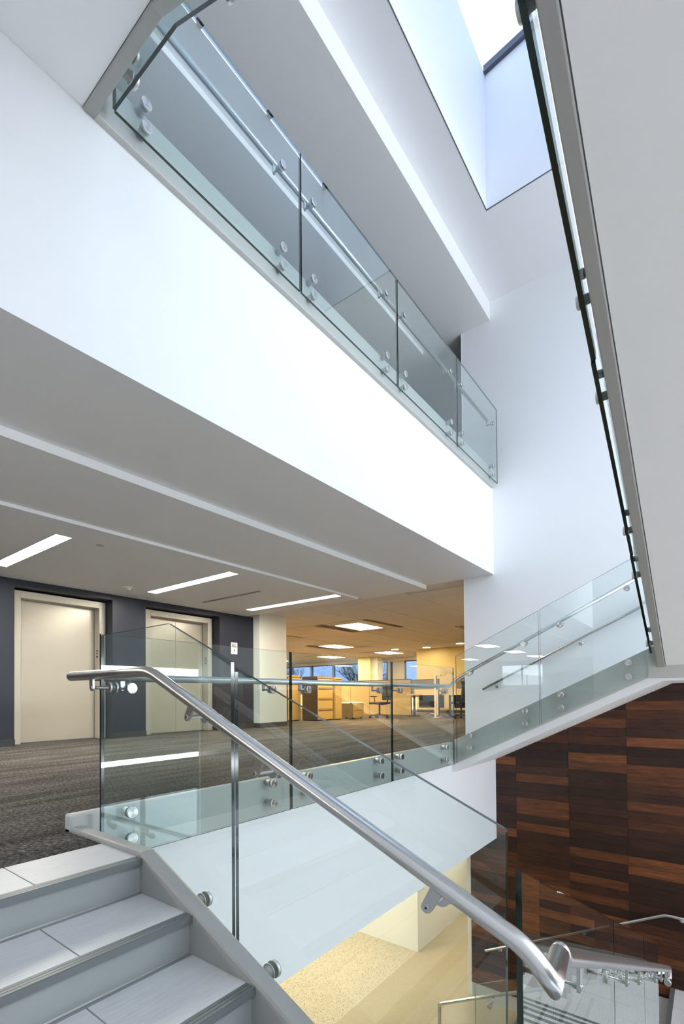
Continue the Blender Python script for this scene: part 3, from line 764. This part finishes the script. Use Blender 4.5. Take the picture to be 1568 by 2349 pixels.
for x, y, z, nm in ((-5.73, 6.5, zl, 'troffer light mirrored in the stair glass, nearest'), (-8.86, 6.5, zl, 'troffer light mirrored in the stair glass, middle'), (-11.86, 6.5, zl, 'troffer light mirrored in the stair glass, farthest'), (-13.3, 10.3, 2.6, 'troffer light mirrored low in the stair glass')):
    t_ = thing('troffer_light', (x, y, z), nm, 'ceiling light', 'square office troffers')
    part('diffuser', B(x-.58, x+.58, y-.28, y+.28, z-.006, z), led, t_)
    part('frame', MB().box(x-.61, x-.58, y-.31, y+.31, z-.01, z).box(x+.58, x+.61, y-.31, y+.31, z-.01, z).box(x-.58, x+.58, y-.31, y-.28, z-.01, z).box(x-.58, x+.58, y+.28, y+.31, z-.01, z), whitem, t_)
wn = thing('window_9', (-14.7, 8.0, 1.15), 'window at the far left end of the floor, seen only mirrored', 'window', None, 'structure')
part('window_frame', MB().box(-14.72, -14.66, 6.9, 6.95, 1.15, 2.3).box(-14.72, -14.66, 9.05, 9.1, 1.15, 2.3).box(-14.72, -14.66, 6.95, 9.05, 1.15, 1.2).box(-14.72, -14.66, 6.95, 9.05, 2.25, 2.3).box(-14.72, -14.66, 7.97, 8.03, 1.2, 2.25), alu, wn)
part('pane', MB().box(-14.70, -14.694, 6.95, 7.97, 1.2, 2.25), wglass, wn); part('pane', MB().box(-14.70, -14.694, 8.03, 9.05, 1.2, 2.25), wglass, wn)
NM = ['troffer light nearest the lobby, largest on the office ceiling', 'troffer light half hidden by the pale column, upper one', 'square troffer light above the tan cabinets', 'troffer light half hidden by the pale column, middle one',
      'square troffer light left of the ochre wall', 'troffer light just above the far windows', 'troffer light half hidden by the pale column, lowest one', 'troffer light out of view behind the elevator core', 'troffer light far back near the windows']
for (x, y), nm in zip(LIGHTS, NM):
    t_ = thing('troffer_light', (x, y, 2.58), nm, 'ceiling light', 'square office troffers')
    part('diffuser', B(x-.59, x+.59, y-.38, y+.38, 2.578, 2.60), warm, t_)
    part('frame', MB().box(x-.61, x-.59, y-.4, y+.4, 2.572, 2.60).box(x+.59, x+.61, y-.4, y+.4, 2.572, 2.60).box(x-.61, x+.61, y-.4, y-.38, 2.572, 2.60).box(x-.61, x+.61, y+.38, y+.4, 2.572, 2.60), whitem, t_)
    part('infill_panel', MB().box(x-.9, x-.61, y-.9, y+.9, 2.586, 2.598).box(x+.61, x+.9, y-.9, y+.9, 2.586, 2.598).box(x-.61, x+.61, y-.9, y-.4, 2.586, 2.598).box(x-.61, x+.61, y+.4, y+.9, 2.586, 2.598), tilem, t_)
for x, y, nm in ((17.25, 8.92, 'round downlight washing the ochre wall, left one'), (16.75, 7.3, 'round downlight by the end wall edge'), (17.15, 10.3, 'small downlight left of the ochre wall corner')):
    t_ = thing('downlight', (x, y, 2.58), nm, 'ceiling light', 'round downlights')
    part('lens', MB().lathe([(.14, 0), (.14, .01)], 24, 0, (x, y, 2.577)), warm2, t_)
    part('ring', MB().lathe([(.155, 0), (.165, .012)], 24, 0, (x, y, 2.579)), whitem, t_)
vt = thing('ceiling_vent', (12.7, 5.45, 2.58), 'square louvred air vent on the office ceiling by the end wall', 'vent')
part('frame', MB().box(12.4, 13.0, 5.1, 5.7, 2.576, 2.586), whitem, vt)
for k in range(4): part('louvre', B(12.45+.01, 12.99, 5.17+.12*k, 5.22+.12*k, 2.570, 2.577), base, vt)
# lobby ground floor lights
for x, y0, nm in ((4.6, 5.6, 'ground floor linear light below the balcony, nearer one'), (6.9, 4.9, 'ground floor linear light before the cream wall'), (2.4, 5.6, 'ground floor linear light below the balcony, left one')):
    linear_light(x, y0, y0+2.1, -1.53, nm, warm2)
linear_light(9.6, 3.35, 4.3, -1.53, 'added ground floor linear light brightening the side of the cream wall block', warm2)  # invented fitting, added to brighten the darker face of the cream block

# ================================================================== OFFICE
ow = struct('wall_ochre', B(17.96, 18.2, 3.1, 9.75, 0, 2.6), yellow, 'ochre yellow office wall behind the desks', 'wall')
part('baseboard', B(17.945, 17.96, 3.1, 9.76, 0, .11), base, ow)
struct('wall_ochre', B(17.96, 18.2, 3.1, 9.75, H, z3c), yellow, 'ochre yellow wall glimpsed on the third floor', 'wall')
fw_ = thing('wall_window', (21.3, 16.0, 0), 'far office wall with a band of windows', 'wall', kind='structure')
part('sill_wall', B(21.2, 21.4, 3.1, 23.5, 0, .80), white, fw_)
part('head_wall', B(21.2, 21.4, 3.1, 23.5, 2.44, 2.62), white, fw_)
part('wall_panel', MB().box(21.2, 21.4, 12.2, 13.15, .8, 2.44).box(21.2, 21.4, 21.2, 23.5, .8, 2.44).box(21.2, 21.4, 3.1, 11.4, .8, 2.44), wallpaint('beige_blind', (.55, .50, .38)), fw_)
for n, (y0, y1) in enumerate(((19.9, 21.2), (18.35, 19.85), (16.75, 18.3), (14.9, 16.7), (13.2, 13.95), (11.4, 12.2))):
    wn = thing('window_%d' % (n+1), (21.3, (y0+y1)/2, .8), ['far office window at the left end of the band', 'office window second from the left end', 'office window in the middle of the band', 'wide office window left of the lime column', 'narrow window right of the lime column', 'blue window slot beside the ochre wall'][n], 'window', None, 'structure')
    part('window_frame', MB().box(21.22, 21.3, y0, y0+.05, .8, 2.44).box(21.22, 21.3, y1-.05, y1, .8, 2.44).box(21.22, 21.3, y0+.05, y1-.05, .8, .85).box(21.22, 21.3, y0+.05, y1-.05, 2.39, 2.44), alu, wn)
    part('pane', B(21.25, 21.256, y0+.05, y1-.05, .85, 2.39), oglass, wn)
part('mullion_panel', MB().box(21.2, 21.4, 13.95, 14.9, .8, 2.44), ltcol, fw_)
struct('wall_upper_window', B(21.2, 21.4, 3.1, 23.5, H-.3, 7.0), white, 'outer wall of the third floor office', 'wall')
struct('wall_upper_window', B(21.2, 21.4, 2.9, 23.5, -H, -.2), white, 'outer wall of the ground floor', 'wall')
c3_ = thing('column', (20.0, 13.6, 0), 'lime yellow column standing between the far windows', 'column')
part('shaft', B(19.75, 20.35, 13.28, 14.0, 0, 2.6), ycol, c3_); part('side_face', B(19.9, 20.36, 12.95, 13.28, 0, 2.6), ltcol, c3_)

def file_cabinet(x0, x1, y0, y1, h, drawers, label, mf, ms, n0=0):
    c = thing('file_cabinet', ((x0+x1)/2, (y0+y1)/2, 0), label, 'cabinet', 'office storage cabinets')
    part('body', B(x0, x1, y0+.02, y1, .02, h), ms, c, .004)
    part('plinth', B(x0+.02, x1-.02, y0+.05, y1-.02, 0, .02), black, c)
    hh = (h-.05)/drawers
    for k in range(drawers):
        d = part('drawer', B(x0+.006, x1-.006, y0, y0+.02, .035+hh*k, .035+hh*(k+1)-.012), mf, c, .002)
        part('pull', B(x0+.03, x1-.03, y0-.012, y0, .035+hh*(k+1)-.045, .035+hh*(k+1)-.022), olive_cab, d)
    return c
file_cabinet(9.30, 9.78, 9.35, 9.9, 1.25, 4, 'brown drawer cabinet just right of the pale column', olive_cab, olive_cab)
file_cabinet(10.42, 11.10, 8.78, 9.36, 1.26, 4, 'tall tan drawer cabinet with dark side, right of the glass joint', tan_cab, olive_cab)
file_cabinet(11.14, 11.46, 8.72, 9.30, 1.24, 1, 'narrow tan wardrobe cabinet beside the tall drawer cabinet', tan_cab, tan_cab)
file_cabinet(9.82, 10.36, 9.36, 9.95, 1.29, 1, 'beige end cabinet between the column and the tall drawer cabinet', tan_cab, tan_cab)
pd = thing('mobile_pedestal', (12.0, 8.8, 0), 'low tan pedestal with patterned cushion top', 'cabinet')
part('body', B(11.74, 12.28, 8.52, 9.2, .05, .46), olive_cab, pd, .004)
part('drawer', B(11.75, 12.27, 8.50, 8.52, .06, .25), tan_cab, pd, .002); part('drawer', B(11.75, 12.27, 8.50, 8.52, .262, .455), tan_cab, pd, .002)
part('cushion', B(11.74, 12.28, 8.50, 9.2, .462, .505), cush, pd, .012)
part('tag', B(11.80, 11.90, 8.495, 8.50, .44, .465), mat('yellow_tag', (.8, .7, .05), .5), pd)
for a in (11.79, 12.23):
    for b2 in (8.57, 9.14): part('caster', MB().cyl((a-.015, b2, .025), (a+.015, b2, .025), .025, 12), black, pd)
def screen(x, y0, y1, z0, z1, n, label, m, th=.06):
    c = thing('partition_screen', (x, (y0+y1)/2, z0), label, 'partition', 'workstation partitions')
    w = (y1-y0)/n
    for k in range(n): part('fabric_panel', B(x, x+th, y0+w*k+.006, y0+w*(k+1)-.006, z0+.02, z1-.03), m, c, .004)
    part('cap_rail', B(x-.005, x+th+.005, y0, y1, z1-.03, z1), olive_cab, c)
    for k in range(n+1): part('post', B(x+.005, x+th-.005, y0+w*k-.006, y0+w*k+.006, z0, z1-.03), olive_cab, c)
    return c
screen(14.85, 8.30, 11.75, 0, 1.27, 4, 'long beige fabric partition behind the office chair', panel_f)
screen(14.85, 7.25, 8.25, .62, 1.24, 1, 'grey desk screen above the left workstation desk', grey_f)
screen(14.85, 5.2, 6.6, .62, 1.26, 2, 'grey desk screen partly hidden by the end wall', grey_f)
def desk(x0, x1, y0, y1, label):
    d = thing('desk', ((x0+x1)/2, (y0+y1)/2, 0), label, 'desk', 'cream workstation desks')
    part('desk_top', B(x0, x1, y0, y1, .70, .735), desk_w, d, .006)
    part('storage_box', B(x1-.32, x1-.02, y0+.02, y1-.02, .735, .90), desk_w, d, .004)
    part('modesty_panel', B(x1-.06, x1-.03, y0+.05, y1-.05, .28, .70), dk_f, d)
    for yy in (y0+.05, y1-.09): 
        part('leg', B((x0+x1)/2-.03, (x0+x1)/2+.03, yy, yy+.05, .03, .70), black, d)
        part('foot', B(x0+.08, x1-.08, yy-.01, yy+.06, 0, .03), black, d)
    return d
desk(14.02, 14.84, 6.98, 8.0, 'cream workstation desk with dark modesty panel, left one')
desk(14.02, 14.84, 5.5, 6.72, 'cream workstation desk right of the white pole')
pole = thing('power_pole', (13.9, 6.85, 0), 'white twin power pole standing between the desks', 'pole')
part('base_plate', B(13.8, 14.0, 6.74, 6.96, 0, .012), whitem, pole)
part('post', B(13.86, 13.94, 6.86, 6.92, .012, 1.34), whitem, pole, .004); part('post', B(13.86, 13.94, 6.79, 6.845, .10, .86), whitem, pole, .004)
part('top_arm', B(13.87, 13.93, 6.70, 6.92, 1.30, 1.34), whitem, pole, .004)
col_d = thing('lift_column', (14.1, 7.02, 0), 'black electric desk lift column beside the white pole', 'leg')
part('tube', B(14.03, 14.12, 6.87, 6.95, .22, .695), black, col_d, .004); part('inner_tube', B(14.045, 14.105, 6.88, 6.94, .03, .22), whitem, col_d); part('foot', B(14.01, 14.4, 6.88, 6.94, 0, .03), whitem, col_d)
cb_ = solo('cable', MB().tube(roundpath([(14.0, 7.30, .02), (13.96, 7.15, .10), (13.98, 7.05, .13), (14.0, 6.97, .09)], .06, 5), .010, 8), whitem, 'white cable drooping beside the desk lift column', 'cable')

def task_chair(x, y, rz, label):
    c = thing('task_chair', (x, y, 0), label, 'chair', 'black office chairs')
    c.rotation_euler = (0, 0, rz)
    def lp(name, mb, mt, bevel=0):
        o = link(name, mesh_of(name, mb, mt), c)
        if bevel: bev(o, bevel, 3)
        return o
    lp('seat', MB().box(-.25, .25, -.24, .25, .43, .50), mesh_b, .03)
    pr_ = [(-.02, .0), (.0, .10), (-.02, .25), (-.03, .40), (.03, .55)]
    m = MB(); n = 7
    vs = []
    for (dx, dz) in pr_:
        for k in range(n):
            u = (k/(n-1)-.5)*2; w = .23-.03*abs(dz-.25)
            vs.append((u*w, .26-dx+.05*(1-u*u)*.6+.05, .55+dz))
    nv = len(vs); vs2 = vs+[(a, b2+.03, c2) for a, b2, c2 in vs]
    fs = []
    R_ = len(pr_)
    for i in range(R_-1):
        for k in range(n-1):
            a = i*n+k; fs.append((a, a+1, a+n+1, a+n)); fs.append((nv+a, nv+a+n, nv+a+n+1, nv+a+1))
    for k in range(n-1): fs.append((k, nv+k, nv+k+1, k+1)); a = (R_-1)*n+k; fs.append((a, a+1, nv+a+1, nv+a))
    for i in range(R_-1): a = i*n; fs.append((a, a+n, nv+a+n, nv+a)); a = i*n+n-1; fs.append((a, nv+a, nv+a+n, a+n))
    m.add(vs2, fs, 0, True); lp('backrest', m, mesh_b)
    lp('back_stem', MB().tube(roundpath([(0, .05, .42), (0, .33, .43), (0, .36, .75)], .08), .022, 10), black)
    for s in (-1, 1):
        lp('armrest', MB().box(s*.30-.04, s*.30+.04, -.12, .14, .66, .69), black, .012)
        lp('arm_post', MB().tube([(s*.30, .05, .66), (s*.29, .06, .45), (s*.20, .05, .43)], .018, 8), black)
    lp('gas_lift', MB().cyl((0, 0, .10), (0, 0, .43), .026, 12), black)
    for k in range(5):
        a = 2*math.pi*k/5+.3
        lg = lp('base_spoke', MB().tube([(0, 0, .12), (.30*math.cos(a), .30*math.sin(a), .075)], .022, 8, 0, True, .014), black)
        link('caster', mesh_of('caster', MB().cyl((.30*math.cos(a)-.02, .30*math.sin(a), .03), (.30*math.cos(a)+.02, .30*math.sin(a), .03), .03, 12), black), lg)
    return c
task_chair(12.85, 8.3, math.radians(-105), 'black mesh task chair in front of the beige partition')
task_chair(13.62, 5.93, math.radians(150), 'black task chair cut off by the end wall edge')

# ------------------------------------------------------------------ glazed front behind the stairs
struct('wall_front', B(-1.6, 7.505, -5.2, -5.0, -1.5, 2.5), wallpaint('mid_grey_wall_paint', (.30, .30, .305)), 'grey wall band between the glazed strips facing the balconies', 'wall')
for n, (za, zb_, nm) in enumerate(((2.5, 6.92, 'tall upper glazing behind the stair hall'), (-H, -1.5, 'glazed entrance front of the ground floor'))):
    cw = thing('window_%d' % (7+n), (3.0, -5.1, za), nm, 'window', None, 'structure')
    for k in range(7):
        x = -1.6+9.2*k/6
        part('mullion', B(x-.03, x+.03, -5.18, -5.06, za, zb_), alu, cw)
    for z in (za+.03, (za+zb_)/2, zb_-.03): part('transom', B(-1.6, 7.6, -5.17, -5.07, z-.03, z+.03), alu, cw)
    for k in range(6): part('pane', B(-1.6+9.2*k/6+.03, -1.6+9.2*(k+1)/6-.03, -5.125, -5.115, za+.06, zb_-.06), wglass, cw)
for z0, z1, nm in ((1.215, 1.385, 'upper linear wall light across the void, mirrored in the glass'), (-.76, -.655, 'lower linear wall light across the void, mirrored in the glass')):
    w_ = thing('linear_wall_light', (5.3, -5.0, z0), nm, 'wall light', 'linear wall lights')
    part('housing', B(2.9, 7.48, -5.0, -4.975, z0-.015, z1+.015), curbp, w_)
    part('diffuser', B(2.92, 7.46, -4.975, -4.955, z0, z1), coolled, w_)

# ------------------------------------------------------------------ bare trees outside the office windows
def tree(x, y, h, seed, label):
    rnd = random.Random(seed); t_ = thing('bare_tree', (x, y, -H), label, 'tree', 'bare winter trees outside')
    trunk = MB().tube([(x, y, -H), (x+.1, y, -H+h*.3), (x, y+.1, -H+h*.55)], .16, 8, 0, True, .09)
    part('trunk', trunk, bark, t_)
    br = MB()
    def grow(p, d, ln, r, lev):
        q = p+d*ln; br.tube([p, (p+q)/2+Vector((rnd.uniform(-.1, .1), rnd.uniform(-.1, .1), 0))*ln, q], r, 5, 0, False, r*.6)
        if lev == 0: return
        for k in range(3 if lev > 1 else 4):
            nd = (d+Vector((rnd.uniform(-.8, .8), rnd.uniform(-.8, .8), rnd.uniform(-.15, .5)))).normalized()
            grow(p+d*ln*rnd.uniform(.45, 1.0), nd, ln*rnd.uniform(.55, .8), r*.58, lev-1)
    for k in range(6):
        a = k*1.05+seed; z = -H+h*(.3+.05*k)
        grow(Vector((x, y, z)), Vector((math.cos(a)*.7, math.sin(a)*.7, .8)).normalized(), h*.22, .06, 4)
    part('branches', br, bark, t_)['kind'] = 'stuff'
    return t_
for k, (x, y, h, nm) in enumerate(((25.2, 22.6, 8, 'leftmost bare tree seen through the far windows'), (31.5, 22.0, 10, 'bare tree filling the middle far window'), (25.2, 17.2, 8, 'bare tree left of the lime column'))):
    tree(x, y, h, k+3, nm)
struct('ground', B(-60, 60, -70, -5.25, -H-.4, -H-.1), mat('pale_bounce_paving', (.62, .62, .63), .9), 'unseen pale paving added outside the glazed front to bounce light upwards', 'ground')  # unseen, added to dim light from below the horizon and bounce some up
struct('ground', B(21.4, 60, -20, 60, -H-.3, -H), mat('winter_grass', (.16, .16, .08), .95), 'winter lawn outside the office windows', 'ground')
